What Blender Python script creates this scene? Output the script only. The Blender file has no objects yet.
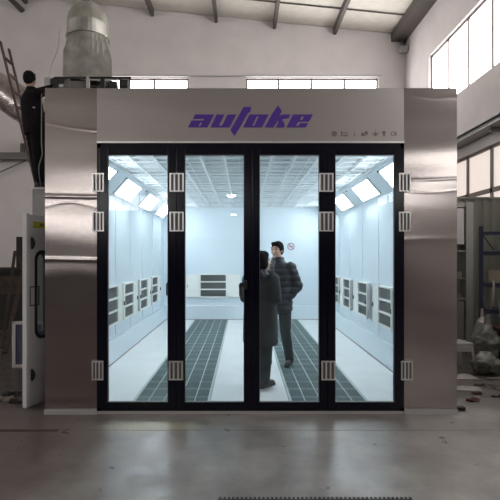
import bpy, bmesh, math, random
from mathutils import Vector, Matrix, noise
from mathutils.geometry import tessellate_polygon
random.seed(7)
scene = bpy.context.scene
COL = scene.collection
PI = math.pi
CX, CZ, F = 243.0, 256.0, 500.0          # measured vanishing point and focal length of the photograph
EYE = 1.53
def X(px, Y): return (px-CX)*Y/F
def Z(py, Y): return EYE+(CZ-py)*Y/F

# ------------------------------------------------------------------ materials
def nt(name):
    m = bpy.data.materials.new(name); m.use_nodes = True
    t = m.node_tree; b = t.nodes['Principled BSDF']
    return m, t, b
def mat(name, col, rough=.6, metal=0, var=0, vscale=5, stretch=(1,1,1), bump=0, bscale=40, spec=.5, emit=None, estr=0, aniso=0, trans=0, coat=0):
    m, t, b = nt(name)
    b.inputs['Base Color'].default_value = (*col, 1)
    b.inputs['Roughness'].default_value = rough
    b.inputs['Metallic'].default_value = metal
    b.inputs['Specular IOR Level'].default_value = spec
    b.inputs['Anisotropic'].default_value = aniso
    b.inputs['Coat Weight'].default_value = coat
    if trans: b.inputs['Transmission Weight'].default_value = trans
    if emit: b.inputs['Emission Color'].default_value = (*emit, 1); b.inputs['Emission Strength'].default_value = estr
    if var or bump:
        tc = t.nodes.new('ShaderNodeTexCoord'); mp = t.nodes.new('ShaderNodeMapping')
        mp.inputs['Scale'].default_value = stretch
        t.links.new(tc.outputs['Object'], mp.inputs['Vector'])
    if var:
        n = t.nodes.new('ShaderNodeTexNoise'); n.inputs['Scale'].default_value = vscale; n.inputs['Detail'].default_value = 6
        t.links.new(mp.outputs[0], n.inputs['Vector'])
        r = t.nodes.new('ShaderNodeValToRGB')
        r.color_ramp.elements[0].position = .3; r.color_ramp.elements[1].position = .7
        r.color_ramp.elements[0].color = (*[c*(1-var) for c in col], 1)
        r.color_ramp.elements[1].color = (*[min(1, c*(1+var)) for c in col], 1)
        t.links.new(n.outputs[0], r.inputs[0]); t.links.new(r.outputs[0], b.inputs['Base Color'])
    if bump:
        n = t.nodes.new('ShaderNodeTexNoise'); n.inputs['Scale'].default_value = bscale; n.inputs['Detail'].default_value = 3
        t.links.new(mp.outputs[0], n.inputs['Vector'])
        bp = t.nodes.new('ShaderNodeBump'); bp.inputs['Strength'].default_value = bump; bp.inputs['Distance'].default_value = .02
        t.links.new(n.outputs[0], bp.inputs['Height']); t.links.new(bp.outputs[0], b.inputs['Normal'])
    return m

def steel_mat(name, col, rough, warp):
    # horizontally brushed, slightly buckled sheet
    m, t, b = nt(name)
    b.inputs['Metallic'].default_value = 1
    N = t.nodes; L = t.links
    tc = N.new('ShaderNodeTexCoord')
    mp = N.new('ShaderNodeMapping'); mp.inputs['Scale'].default_value = (.6, 1, 120); L.new(tc.outputs['Object'], mp.inputs[0])
    n = N.new('ShaderNodeTexNoise'); n.inputs['Scale'].default_value = 3; n.inputs['Detail'].default_value = 4; L.new(mp.outputs[0], n.inputs['Vector'])
    r = N.new('ShaderNodeValToRGB'); r.color_ramp.elements[0].position = .3; r.color_ramp.elements[1].position = .7
    r.color_ramp.elements[0].color = (*[c*.92 for c in col], 1); r.color_ramp.elements[1].color = (*[c*1.06 for c in col], 1)
    L.new(n.outputs[0], r.inputs[0]); L.new(r.outputs[0], b.inputs['Base Color'])
    mr = N.new('ShaderNodeMapRange'); mr.inputs[3].default_value = rough*.85; mr.inputs[4].default_value = rough*1.2
    L.new(n.outputs[0], mr.inputs[0]); L.new(mr.outputs[0], b.inputs['Roughness'])
    mp2 = N.new('ShaderNodeMapping'); mp2.inputs['Scale'].default_value = (.45, 1, 1.5); L.new(tc.outputs['Object'], mp2.inputs[0])
    n2 = N.new('ShaderNodeTexNoise'); n2.inputs['Scale'].default_value = 1.3; n2.inputs['Detail'].default_value = 1; L.new(mp2.outputs[0], n2.inputs['Vector'])
    b2 = N.new('ShaderNodeBump'); b2.inputs['Strength'].default_value = 1; b2.inputs['Distance'].default_value = warp; L.new(n2.outputs[0], b2.inputs['Height'])
    b1 = N.new('ShaderNodeBump'); b1.inputs['Strength'].default_value = .15; b1.inputs['Distance'].default_value = .0005
    L.new(n.outputs[0], b1.inputs['Height']); L.new(b2.outputs[0], b1.inputs['Normal']); L.new(b1.outputs[0], b.inputs['Normal'])
    return m

def glass_mat(name, tint, gain=1.0):
    m = bpy.data.materials.new(name); m.use_nodes = True
    t = m.node_tree; N = t.nodes; L = t.links
    for n in list(N): N.remove(n)
    out = N.new('ShaderNodeOutputMaterial'); mx = N.new('ShaderNodeMixShader')
    tr = N.new('ShaderNodeBsdfTransparent'); tr.inputs[0].default_value = (*tint, 1)
    gl = N.new('ShaderNodeBsdfGlossy'); gl.inputs['Roughness'].default_value = .01
    fr = N.new('ShaderNodeFresnel'); fr.inputs[0].default_value = 1.5
    ma = N.new('ShaderNodeMath'); ma.operation = 'MULTIPLY'; ma.inputs[1].default_value = gain
    L.new(fr.outputs[0], ma.inputs[0]); L.new(ma.outputs[0], mx.inputs[0]); L.new(tr.outputs[0], mx.inputs[1]); L.new(gl.outputs[0], mx.inputs[2]); L.new(mx.outputs[0], out.inputs[0])
    return m

def floor_mat():
    m, t, b = nt('concrete_floor'); N = t.nodes; L = t.links
    tc = N.new('ShaderNodeTexCoord'); sep = N.new('ShaderNodeSeparateXYZ'); L.new(tc.outputs['Object'], sep.inputs[0])
    def nz(s, d=8, rg=.55, sc=(1, 1, 1)):
        mp = N.new('ShaderNodeMapping'); mp.inputs['Scale'].default_value = sc; L.new(tc.outputs['Object'], mp.inputs[0])
        n = N.new('ShaderNodeTexNoise'); n.inputs['Scale'].default_value = s; n.inputs['Detail'].default_value = d; n.inputs['Roughness'].default_value = rg
        L.new(mp.outputs[0], n.inputs['Vector']); return n
    n1 = nz(1.3); n2 = nz(5, 9, .68, (1, .8, 1)); n3 = nz(60, 4)
    r = N.new('ShaderNodeValToRGB'); e = r.color_ramp.elements
    e[0].position = .32; e[0].color = (.15, .137, .13, 1); e[1].position = .68; e[1].color = (.32, .30, .285, 1)
    L.new(n1.outputs[0], r.inputs[0])
    r2 = N.new('ShaderNodeValToRGB'); e = r2.color_ramp.elements
    e[0].position = .3; e[0].color = (.70, .69, .68, 1); e[1].position = .66; e[1].color = (1.15, 1.15, 1.15, 1)
    L.new(n2.outputs[0], r2.inputs[0])
    mx = N.new('ShaderNodeMix'); mx.data_type = 'RGBA'; mx.blend_type = 'MULTIPLY'; mx.inputs[0].default_value = 1
    L.new(r.outputs[0], mx.inputs[6]); L.new(r2.outputs[0], mx.inputs[7])
    # worn reddish floor paint on the left bay
    add = N.new('ShaderNodeMath'); add.operation = 'MULTIPLY_ADD'; add.inputs[1].default_value = .7; L.new(n1.outputs[0], add.inputs[0]); L.new(sep.outputs[0], add.inputs[2])
    mr = N.new('ShaderNodeMapRange'); mr.inputs[1].default_value = -1.25; mr.inputs[2].default_value = -.75; mr.inputs[3].default_value = .85; mr.inputs[4].default_value = 0
    L.new(add.outputs[0], mr.inputs[0])
    mx2 = N.new('ShaderNodeMix'); mx2.data_type = 'RGBA'; L.new(mr.outputs[0], mx2.inputs[0]); L.new(mx.outputs[2], mx2.inputs[6]); mx2.inputs[7].default_value = (.105, .074, .07, 1)
    # spattered yellow overspray before the doors
    vs = N.new('ShaderNodeVectorMath'); vs.operation = 'SUBTRACT'; vs.inputs[1].default_value = (-.85, 4.48, 0); L.new(tc.outputs['Object'], vs.inputs[0])
    vm = N.new('ShaderNodeVectorMath'); vm.operation = 'MULTIPLY'; vm.inputs[1].default_value = (2.0, 6, 0); L.new(vs.outputs[0], vm.inputs[0])
    vl = N.new('ShaderNodeVectorMath'); vl.operation = 'LENGTH'; L.new(vm.outputs[0], vl.inputs[0])
    sub = N.new('ShaderNodeMath'); sub.operation = 'SUBTRACT'; L.new(n3.outputs[0], sub.inputs[0]); 
    hf = N.new('ShaderNodeMath'); hf.operation = 'MULTIPLY'; hf.inputs[1].default_value = .42; L.new(vl.outputs['Value'], hf.inputs[0]); L.new(hf.outputs[0], sub.inputs[1])
    st = N.new('ShaderNodeMapRange'); st.inputs[1].default_value = .10; st.inputs[2].default_value = .30; st.inputs[4].default_value = .8; L.new(sub.outputs[0], st.inputs[0])
    mx3 = N.new('ShaderNodeMix'); mx3.data_type = 'RGBA'; L.new(st.outputs[0], mx3.inputs[0]); L.new(mx2.outputs[2], mx3.inputs[6]); mx3.inputs[7].default_value = (.42, .40, .26, 1)
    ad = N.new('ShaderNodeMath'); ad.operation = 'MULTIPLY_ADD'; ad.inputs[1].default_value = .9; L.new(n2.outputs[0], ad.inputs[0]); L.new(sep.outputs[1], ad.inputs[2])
    dm = N.new('ShaderNodeMapRange'); dm.inputs[1].default_value = 5.35; dm.inputs[2].default_value = 5.95; dm.inputs[4].default_value = .8; L.new(ad.outputs[0], dm.inputs[0])  # floor beside and behind the booth front: shade put into the colour with dirt
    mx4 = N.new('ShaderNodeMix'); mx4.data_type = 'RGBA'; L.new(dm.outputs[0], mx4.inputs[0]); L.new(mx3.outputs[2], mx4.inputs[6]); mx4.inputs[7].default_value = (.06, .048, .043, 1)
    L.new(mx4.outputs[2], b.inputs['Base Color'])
    mr2 = N.new('ShaderNodeMapRange'); mr2.inputs[1].default_value = .3; mr2.inputs[2].default_value = .7; mr2.inputs[3].default_value = .24; mr2.inputs[4].default_value = .5; L.new(n2.outputs[0], mr2.inputs[0]); L.new(mr2.outputs[0], b.inputs['Roughness'])
    bp = N.new('ShaderNodeBump'); bp.inputs['Strength'].default_value = .2; bp.inputs['Distance'].default_value = .012; nb = nz(5, 2, .5, (1, 1.6, 1)); L.new(nb.outputs[0], bp.inputs['Height']); L.new(bp.outputs[0], b.inputs['Normal'])
    return m

M = {}
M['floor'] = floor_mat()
M['plaster'] = mat('grey_plaster', (.60, .555, .555), .9, var=.05, vscale=1.5)
M['dark_screen'] = mat('dark_red_brown_screen', (.055, .035, .033), .8)
M['roof'] = mat('roof_sheet', (.72, .68, .62), .8, var=.06)
M['roofsteel'] = mat('dark_roof_steel', (.085, .072, .065), .6)
M['winframe'] = mat('window_frame_bronze', (.16, .13, .12), .5)
M['daylight'] = mat('frosted_daylight_pane', (.8, .8, .8), .5, emit=(1, .985, .96), estr=8.5)
M['daylight_low'] = mat('dull_frosted_pane', (.5, .47, .42), .5, emit=(1, .85, .77), estr=.65)
M['steel'] = steel_mat('brushed_stainless', (.45, .405, .392), .17, .012)
M['steelflat'] = steel_mat('satin_stainless', (.45, .415, .40), .38, .012)
M['galv'] = mat('galvanised_duct', (.52, .51, .48), .3, .9, var=.25, vscale=6, bump=.15, bscale=6)
M['foil'] = mat('foil_flexible_duct', (.55, .50, .48), .25, .95, var=.2, vscale=9, bump=.5, bscale=14)
M['black'] = mat('black_door_frame', (.003, .003, .010), .16, spec=.3)
M['blackmat'] = mat('matt_black', (.01, .01, .011), .6)
M['chrome'] = mat('hinge_aluminium', (.92, .90, .89), .3, .9)
M['white'] = mat('white_booth_panel', (.70, .78, .83), .4)
M['whitelow'] = mat('white_kick_panel', (.72, .80, .85), .4)
M['filter'] = mat('ceiling_filter', (.66, .70, .71), .95, var=.06, vscale=12)
M['bar'] = mat('ceiling_filter_bar', (.90, .94, .95), .5)
M['cabwhite'] = mat('cream_cabinet', (.88, .88, .83), .45)
M['boothfloor'] = mat('pale_booth_floor', (.72, .74, .73), .35, var=.05, vscale=3)
M['grate'] = mat('grey_green_grating', (.17, .24, .24), .5)
M['grateline'] = mat('bright_grating_strip', (.40, .48, .47), .45)
M['pit'] = mat('filter_bed', (.10, .15, .15), .8)
M['tube'] = mat('light_box_diffuser', (.9, .95, 1), .4, emit=(.92, .96, 1), estr=21)
M['grill'] = mat('grey_louvre', (.08, .085, .09), .6)
M['grillbar'] = mat('louvre_bar', (.22, .23, .22), .5)
M['glass'] = glass_mat('door_glass', (.93, .965, .98), .7)
M['logo'] = mat('purple_vinyl', (.075, .022, .30), .5)
M['icon'] = mat('grey_icon_vinyl', (.16, .13, .13), .6)
M['greypaint'] = mat('grey_enamel', (.40, .39, .385), .5)
M['greydark'] = mat('dark_grey_enamel', (.13, .125, .12), .5)
M['doorpaint'] = mat('pale_door_panel', (.60, .59, .62), .5)
M['dooredge'] = mat('pale_door_edge', (.68, .66, .67), .5)
M['yellow'] = mat('yellow_sticker', (.55, .52, .03), .5)
M['bluesteel'] = mat('dark_blue_rack', (.012, .015, .045), .5)
M['siding'] = mat('grey_green_siding', (.30, .31, .28), .6)
M['locker'] = mat('grey_green_locker', (.42, .43, .40), .5)
M['wood'] = mat('dirty_timber', (.06, .04, .033), .8, var=.3, vscale=8)
M['darkstuff'] = mat('dark_machine_paint', (.018, .016, .016), .7)
M['tan'] = mat('cardboard', (.28, .23, .17), .8)
M['orange'] = mat('rust_box', (.22, .08, .03), .7)
M['plastic'] = mat('white_plastic', (.30, .29, .29), .5)
M['film'] = mat('cloudy_plastic_film', (.12, .12, .105), .35, var=.35, vscale=10, bump=.6, bscale=12)
M['filmw'] = mat('pale_plastic_film', (.30, .28, .27), .35, var=.2, vscale=10, bump=.6, bscale=12)
M['paper'] = mat('dusty_board', (.27, .245, .225), .8, var=.1)
M['redrag'] = mat('dark_red_rag', (.09, .03, .025), .9)
M['ladder'] = mat('rusty_ladder', (.10, .055, .048), .7, var=.3, vscale=20)
M['skin'] = mat('skin', (.62, .40, .30), .55)
M['skind'] = mat('skin_tanned', (.42, .26, .20), .55)
M['hair'] = mat('black_hair', (.006, .005, .006), .75, spec=.15, bump=.4, bscale=80)
M['puffer'] = mat('black_puffer', (.035, .034, .040), .42)
M['coat'] = mat('dark_coat', (.055, .056, .056), .8, var=.15)
M['trouser'] = mat('dark_trousers', (.035, .042, .045), .8)
M['shoe'] = mat('dark_shoe', (.035, .033, .03), .5)
M['shoeg'] = mat('grey_brown_boot', (.07, .06, .05), .7)
M['navy'] = mat('navy_jacket', (.010, .007, .010), .9, spec=.15, var=.3, vscale=6)
M['blackcloth'] = mat('black_cloth', (.005, .005, .006), .9, spec=.15)
M['eye'] = mat('eye_dark', (.01, .008, .008), .3)
M['lip'] = mat('lip', (.30, .12, .10), .5)
M['signred'] = mat('sign_purple_red', (.22, .05, .15), .5)
M['signwhite'] = mat('sign_white', (.75, .75, .8), .5)
M['lamp'] = mat('lamp_glow', (1, 1, 1), .4, emit=(1, .98, .94), estr=60)
M['bluepane'] = mat('blue_grey_sheet', (.09, .10, .16), .5)

# ------------------------------------------------------------------ mesh helpers
def tag(o, label=None, cat=None, group=None, kind=None):
    if label: o['label'] = label
    if cat: o['category'] = cat
    if group: o['group'] = group
    if kind: o['kind'] = kind
    return o
def thing(name, label, cat, loc=(0, 0, 0), rz=0, group=None):
    o = bpy.data.objects.new(name, None); COL.objects.link(o); o.empty_display_size = .1
    o.location = loc; o.rotation_euler = (0, 0, rz)
    return tag(o, label, cat, group)
def link(name, me, m, parent=None):
    o = bpy.data.objects.new(name, me); COL.objects.link(o)
    if m is not None:
        me.materials.clear(); me.materials.append(m)
    if parent: o.parent = parent
    return o
def obj(name, bm, m, parent=None, smooth=False):
    bmesh.ops.recalc_face_normals(bm, faces=bm.faces)
    me = bpy.data.meshes.new(name); bm.to_mesh(me); bm.free()
    if smooth:
        for p in me.polygons: p.use_smooth = True
    return link(name, me, m, parent)
def box(bm, x0, x1, y0, y1, z0, z1, bev=0):
    r = bmesh.ops.create_cube(bm, size=1)
    vs = r['verts']
    for v in vs:
        v.co = Vector(((x0+x1)/2+v.co.x*(x1-x0), (y0+y1)/2+v.co.y*(y1-y0), (z0+z1)/2+v.co.z*(z1-z0)))
    if bev:
        es = list({e for v in vs for e in v.link_edges})
        bmesh.ops.bevel(bm, geom=es, offset=bev, segments=2, affect='EDGES', profile=.5)
def B(*boxes, bev=0):
    bm = bmesh.new()
    for b in boxes: box(bm, *b, bev=bev)
    return bm
def bar(bm, p, q, w, h=None, up=(0, 0, 1)):
    h = h or w; p = Vector(p); q = Vector(q); d = (q-p); L = d.length; d.normalize()
    u = Vector(up)
    if abs(d.dot(u)) > .98: u = Vector((0, 1, 0))
    s = d.cross(u).normalized(); u = s.cross(d)
    r = bmesh.ops.create_cube(bm, size=1)
    for v in r['verts']:
        c = v.co.copy(); v.co = p+d*(c.x+.5)*L+s*c.y*w+u*c.z*h
def tube(bm, pts, rad, seg=12, cap=True, corr=0, ncorr=0):
    pts = [Vector(p) for p in pts]
    rads = rad if isinstance(rad, (list, tuple)) else [rad]*len(pts)
    rings = []; prev = None
    for i, p in enumerate(pts):
        d = (pts[min(i+1, len(pts)-1)]-pts[max(i-1, 0)]).normalized()
        if prev is None:
            a = Vector((0, 0, 1)) if abs(d.z) < .9 else Vector((0, 1, 0))
            s = d.cross(a).normalized()
        else:
            s = (prev-d*prev.dot(d)).normalized()
        prev = s; u = d.cross(s)
        rings.append([bm.verts.new(p+(s*math.cos(2*PI*k/seg)+u*math.sin(2*PI*k/seg))*rads[i]) for k in range(seg)])
    for a, b in zip(rings, rings[1:]):
        for k in range(seg): bm.faces.new((a[k], a[(k+1) % seg], b[(k+1) % seg], b[k]))
    if cap: bm.faces.new(rings[0][::-1]); bm.faces.new(rings[-1])
    return rings
def spline(pts, n):
    pts = [Vector(p) for p in pts]; out = []
    P = [pts[0]*2-pts[1]]+pts+[pts[-1]*2-pts[-2]]
    for i in range(1, len(P)-2):
        for k in range(n):
            t = k/n; a, b, c, d = P[i-1:i+3]
            out.append(.5*((2*b)+(c-a)*t+(2*a-5*b+4*c-d)*t*t+(-a+3*b-3*c+d)*t**3))
    out.append(pts[-1]); return out
def loft(bm, rings, seg=20):
    # rings: (cx, cy, cz, rx, ry[, power])
    R = []
    for r in rings:
        cx, cy, cz, rx, ry = r[:5]
        R.append([bm.verts.new((cx+rx*math.cos(2*PI*k/seg), cy+ry*math.sin(2*PI*k/seg), cz)) for k in range(seg)])
    for a, b in zip(R, R[1:]):
        for k in range(seg): bm.faces.new((a[k], a[(k+1) % seg], b[(k+1) % seg], b[k]))
    bm.faces.new(R[0][::-1]); bm.faces.new(R[-1])
def ell(bm, c, r, rot=None, sub=3):
    q = bmesh.ops.create_icosphere(bm, subdivisions=sub, radius=1)
    for v in q['verts']:
        p = Vector((v.co.x*r[0], v.co.y*r[1], v.co.z*r[2]))
        if rot: p = rot @ p
        v.co = p+Vector(c)
def caps(bm, p, q, r0, r1, sub=2):
    p = Vector(p); q = Vector(q)
    ell(bm, p, (r0,)*3, sub=sub); ell(bm, q, (r1,)*3, sub=sub)
    tube(bm, [p, q], [r0, r1], 14)
def remesh(bm, voxel, smooth=6, name='m'):
    bmesh.ops.recalc_face_normals(bm, faces=bm.faces)
    me = bpy.data.meshes.new(name); bm.to_mesh(me); bm.free()
    o = bpy.data.objects.new('tmp', me); COL.objects.link(o)
    md = o.modifiers.new('r', 'REMESH'); md.mode = 'VOXEL'; md.voxel_size = voxel; md.use_smooth_shade = True
    if smooth:
        s = o.modifiers.new('s', 'SMOOTH'); s.iterations = smooth; s.factor = .5
    dg = bpy.context.evaluated_depsgraph_get(); dg.update()
    new = bpy.data.meshes.new_from_object(o.evaluated_get(dg))
    bpy.data.objects.remove(o); new.name = name
    for p in new.polygons: p.use_smooth = True
    return new
def poly_prism(bm, outer, holes, y0, y1):
    # outer in (x, z); extruded along y
    loops = [outer]+holes
    vl = [[Vector((x, z, 0)) for x, z in l] for l in loops]
    tris = tessellate_polygon(vl)
    flat = [p for l in loops for p in l]
    f = [bm.verts.new((x, y0, z)) for x, z in flat]; b = [bm.verts.new((x, y1, z)) for x, z in flat]
    for t in tris:
        try: bm.faces.new([f[i] for i in t]); bm.faces.new([b[i] for i in t][::-1])
        except ValueError: pass
    k = 0
    for l in loops:
        n = len(l)
        for i in range(n):
            a, c = k+i, k+(i+1) % n
            bm.faces.new((f[a], f[c], b[c], b[a]))
        k += n
def struct(name, bm, m, parent=None):
    o = obj(name, bm, m, parent)
    if not parent: o['kind'] = 'structure'
    return o

# ------------------------------------------------------------------ the hall
HX0, HX1, HY0, HY1, RX = -20.2, 5.2, -26.0, 16.0, -7.5
def roofz(x): return 8.6+.1*(5.2-x) if x > RX else 8.6+.1*(5.2-RX)-.1*(RX-x)
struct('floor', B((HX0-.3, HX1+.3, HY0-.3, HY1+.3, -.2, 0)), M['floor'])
bm = bmesh.new()
poly_prism(bm, [(HX0-.3, roofz(HX0)), (RX, roofz(RX)), (HX1+.3, roofz(HX1)), (HX1+.3, roofz(HX1)+.2), (RX, roofz(RX)+.2), (HX0-.3, roofz(HX0)+.2)], [], HY0-.3, HY1+.3)
struct('ceiling', bm, M['roof'])
UZ0, UZ1 = 5.46, 7.12
def rect(x0, x1, z0, z1): return [(x0, z0), (x1, z0), (x1, z1), (x0, z1)]
bm = bmesh.new()
gable = [(HX0, 0), (HX1, 0), (HX1, roofz(HX1)), (RX, roofz(RX)), (HX0, roofz(HX0))]
poly_prism(bm, gable, [rect(-5.0, -1.75, 5.5, 7.23), rect(.1, 4.33, 5.5, 7.23)], HY1, HY1+.3)
struct('wall_back', bm, M['plaster'])
bm = bmesh.new()
poly_prism(bm, gable, [rect(-17, -5, 4.75, 5.9)], HY0-.3, HY0)
struct('wall_front', bm, M['plaster'])
y0, y1 = HY0-.3, HY1+.3
struct('wall_right', B((5.2, 5.5, y0, y1, 0, 2.4), (5.2, 5.5, y0, y1, 3.87, UZ0), (5.2, 5.5, y0, y1, UZ1, 8.62), (5.2, 5.5, y0, -1.5, 2.4, 3.4), (5.2, 5.5, y0, -10, 3.4, 3.87), (5.2, 5.5, 14, y1, 2.4, 3.87),
                       (5.2, 5.5, y0, -1.5, UZ0, UZ1), (5.2, 5.5, 14, y1, UZ0, UZ1)), M['plaster'])
struct('unseen_dark_screen', B((-16, 5.2, -7.2, -7, 0, 2.1)), M['dark_screen'])  # unseen dark screen behind the camera, added to darken reflections in the steel panels
xl = HX0
struct('wall_left', B((xl-.3, xl, y0, y1, 0, UZ0), (xl-.3, xl, y0, y1, UZ1, 8.62), (xl-.3, xl, y0, -20, UZ0, UZ1), (xl-.3, xl, 12, y1, UZ0, UZ1)), M['plaster'])
def window(n, fr, pane, pm):
    w = struct('window_%d' % n, fr, M['winframe']); obj('window_pane', pane, pm, w)
def xwin(n, x0, x1, z0, z1, y, ms, pm):     # in a gable wall
    f = [(x0, x1, y-.03, y+.05, z1-.05, z1), (x0, x1, y-.03, y+.05, z0, z0+.05), (x0, x0+.05, y-.03, y+.05, z0, z1), (x1-.05, x1, y-.03, y+.05, z0, z1)]
    f += [(m-.03, m+.03, y-.03, y+.05, z0, z1) for m in ms]
    window(n, B(*f), B((x0, x1, y+.01, y+.03, z0, z1)), pm)
xwin(1, -5.0, -1.75, 5.5, 7.23, 16.1, (-3.94, -2.85), M['daylight'])
xwin(2, .1, 4.33, 5.5, 7.23, 16.1, (1.14, 2.2, 3.26), M['daylight'])
xwin(3, -17, -5, 4.75, 5.9, -26.1, [-17+1.2*i for i in range(1, 10)], M['daylight'])
def ywin(n, x, s, ya, yb, z0, z1, ms, pm, extra=(), w=.035):
    a, b = sorted((x, x+s*.08))
    f = [(a, b, ya, yb, z1-.06, z1), (a, b, ya, yb, z0, z0+.06), (a, b, ya, ya+.06, z0, z1), (a, b, yb-.06, yb, z0, z1)]
    f += [(a, b, m-w, m+w, z0, z1) for m in ms]
    f += [(a, b, ya, yb, e-.05, e+.05) for e in extra]
    p0, p1 = sorted((x+s*.03, x+s*.05))
    window(n, B(*f), B((p0, p1, ya, yb, z0, z1)), pm)
ms = [12.83-1.13*i for i in range(24)]
ywin(4, 5.27, 1, -1.5, 14, UZ0, UZ1, ms[:12], M['daylight'])
ywin(7, 5.27, 1, -10, -1.5, 3.4, 3.87, [-3.2, -5, -6.8, -8.5], M['daylight'])  # unseen bright pane, added for the reflected streak on the right steel panel
ywin(5, 5.27, 1, -1.5, 14, 2.4, 3.87, [m+.05 for m in ms[:12]], M['daylight_low'], (2.93,), .05)
ywin(6, HX0-.07, -1, -20, 12, UZ0, UZ1, [10-1.6*i for i in range(18)], M['daylight'])
# roof members
for i, x in enumerate((-6.94, -4.9, -2.9, -.86, 1.01, 2.93)):
    tag(obj('roof_purlin', B((x-.05, x+.05, HY0, HY1, roofz(x)-.22, roofz(x)+.01)), M['roofsteel']),
        ['brown steel roof purlin at the far left, beyond the round duct', 'brown steel roof purlin directly above the round duct', 'brown steel roof purlin above the left gable window',
         'brown steel roof purlin above the gap between the gable windows', 'brown steel roof purlin above the left end of the long gable window', 'brown steel roof purlin above the middle of the long gable window'][i],
        'roof beam', 'roof purlins', 'structure')
tag(obj('eave_beam', B((4.74, 5.2, HY0, HY1, 8.38, 8.66)), M['roofsteel']), 'wide brown box beam along the top of the right wall', 'roof beam', kind='structure')
bm = bmesh.new()
for y in (14.75, 11, 7.2, 3.4):
    bar(bm, (HX1, y, roofz(HX1)-.005), (RX, y, roofz(RX)-.005), .03, .03)
struct('trim_1', bm, M['roofsteel'])
bm = bmesh.new(); box(bm, 4.84, 5.2, -20, 14, 4.10, 4.13); box(bm, 4.88, 4.91, -20, 14, 4.13, 4.21); box(bm, 4.82, 4.98, -20, 14, 4.21, 4.24)
for y in range(-18, 14, 4): box(bm, 4.95, 5.2, y, y+.05, 4.02, 4.10)
tag(obj('crane_rail', bm, M['greydark']), 'dark steel rail running along the right wall above the low windows', 'rail', kind='structure')
# lip under roof on back wall, small fitting in the right corner
struct('trim_2', B((-5.1, 4.43, 15.93, 16.0, 7.26, 7.30)), M['greypaint'])
t = thing('wall_floodlight', 'small pale floodlight fixed high in the far right corner below the box beam', 'lamp', (5.05, 15.85, 8.1))
obj('bracket', B((-.03, .03, -.02, .15, -.02, .35)), M['greydark'], t); obj('lamp_housing', B((-.12, .12, -.25, -.02, -.16, .02), bev=.02), M['plastic'], t)
# pipe on the back-left wall
bm = bmesh.new(); bar(bm, (-12, 15.8, 4.68), (-6.6, 15.8, 4.68), .16, .22); 
t = tag(obj('wall_pipe', bm, M['greydark']), 'grey horizontal rail on the far left wall behind the worker', 'pipe')
bm = bmesh.new(); bar(bm, (-7.0, 15.9, 4.6), (-7.0, 15.9, 5.1), .12); bar(bm, (-6.9, 15.85, 4.55), (-7.9, 15.85, 4.1), .03); obj('bracket', bm, M['roofsteel'], t)
bm = bmesh.new(); bar(bm, (-7.55, 15.0, 9.82), (-7.04, 16, 9.36), .14, .1); tag(obj('roof_brace', bm, M['roofsteel']), 'short dark brace under the roof in the top left corner', 'brace')
# pendant lamps behind the camera, seen mirrored in the door glass
for i, (x, y, z, s) in enumerate(((-.52, -12, 4.2, .22), (-.6, -22, 4.2, .2))):
    t = thing('pendant_lamp', ['larger bright pendant lamp mirrored in the second glass door leaf', 'smaller distant pendant lamp mirrored lower in the second glass door leaf'][i], 'lamp', (x, y, z), group='pendant lamps')
    bm = bmesh.new(); tube(bm, [(0, 0, s*.4), (0, 0, roofz(x)-z)], .01, 6); obj('cable', bm, M['blackmat'], t)
    bm = bmesh.new(); loft(bm, [(0, 0, -.02, s, s), (0, 0, .05, s*.95, s*.95), (0, 0, s*.4, s*.3, s*.3)]); obj('lamp_shade', bm, M['greydark'], t, True)
    bm = bmesh.new(); ell(bm, (0, 0, -.03), (s*.9, s*.9, s*.45)); obj('bulb', bm, M['lamp'], t, True)

# ------------------------------------------------------------------ the spray booth
YF = 4.85; YB = 11.95
def fx(p): return X(p, YF)
def fz(p): return Z(p, YF)
XL, XR = fx(45), fx(457); TOP = fz(88)
IL, IR = -1.90, 2.02; CE = 2.70; SLL, SLR = -1.62, 1.74; WZ = 2.38
booth = thing('spray_booth', 'stainless steel vehicle spray booth with four glass door leaves and lit white interior', 'spray booth', (0.08, YF, 0))
bi = booth.location.copy()
def bpart(name, bm, m, par=None, smooth=False):
    bmesh.ops.translate(bm, verts=bm.verts, vec=-bi)
    return obj(name, bm, m, par or booth, smooth)
xa, xb = fx(97), fx(404); dz1 = fz(142)
def steel_sheet(x0, x1, ridges):
    # folded sheet with faint horizontal creases: (py_left, py_right, sigma, depth, sag)
    bm = bmesh.new(); nx, nz = 10, 620; g = []
    for j in range(nz+1):
        z = .05+(TOP-.05)*j/nz; row = []
        for i in range(nx+1):
            u = i/nx; y = YF
            for (a, b, sg, A, sag) in ridges:
                zr = fz(a+(b-a)*u)+sag*math.sin(PI*u); y -= A*math.exp(-((z-zr)/sg)**2)
            row.append(bm.verts.new((x0+(x1-x0)*u, y, z)))
        g.append(row)
    for j in range(nz):
        for i in range(nx): bm.faces.new((g[j][i], g[j][i+1], g[j+1][i+1], g[j+1][i]))
    front = list(bm.faces)
    r = bmesh.ops.extrude_face_region(bm, geom=front)
    for v in [e for e in r['geom'] if isinstance(e, bmesh.types.BMVert)]: v.co.y = YF+.055
    bmesh.ops.recalc_face_normals(bm, faces=bm.faces)
    for f in bm.faces: f.smooth = True
    for e in bm.edges: e.smooth = e.calc_face_angle(0) < .6
    return bpart('side_panel', bm, M['steel'])
steel_sheet(XL, xa-.001, [(122, 131, .009, .0011, -.01), (196, 197, .018, .0020, .0), (207, 208, .011, .0008, .05), (259, 260, .018, .0022, 0), (275, 275, .10, .004, .03)])
steel_sheet(xb+.001, XR, [(180, 178, .014, .0010, -.006), (191, 190, .012, .0006, -.02), (93, 97, .02, -.0012, -.03), (240, 238, .03, .0012, 0), (150, 150, .12, .003, 0)])
fas = bpart('fascia', B((xa-.001, xb+.001, YF, YF+.06, dz1, TOP), bev=.003), M['steelflat'])
bpart('fascia_lip', B((xa, xb, YF-.012, YF+.05, dz1-.012, dz1+.006)), M['chrome'])
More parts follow.
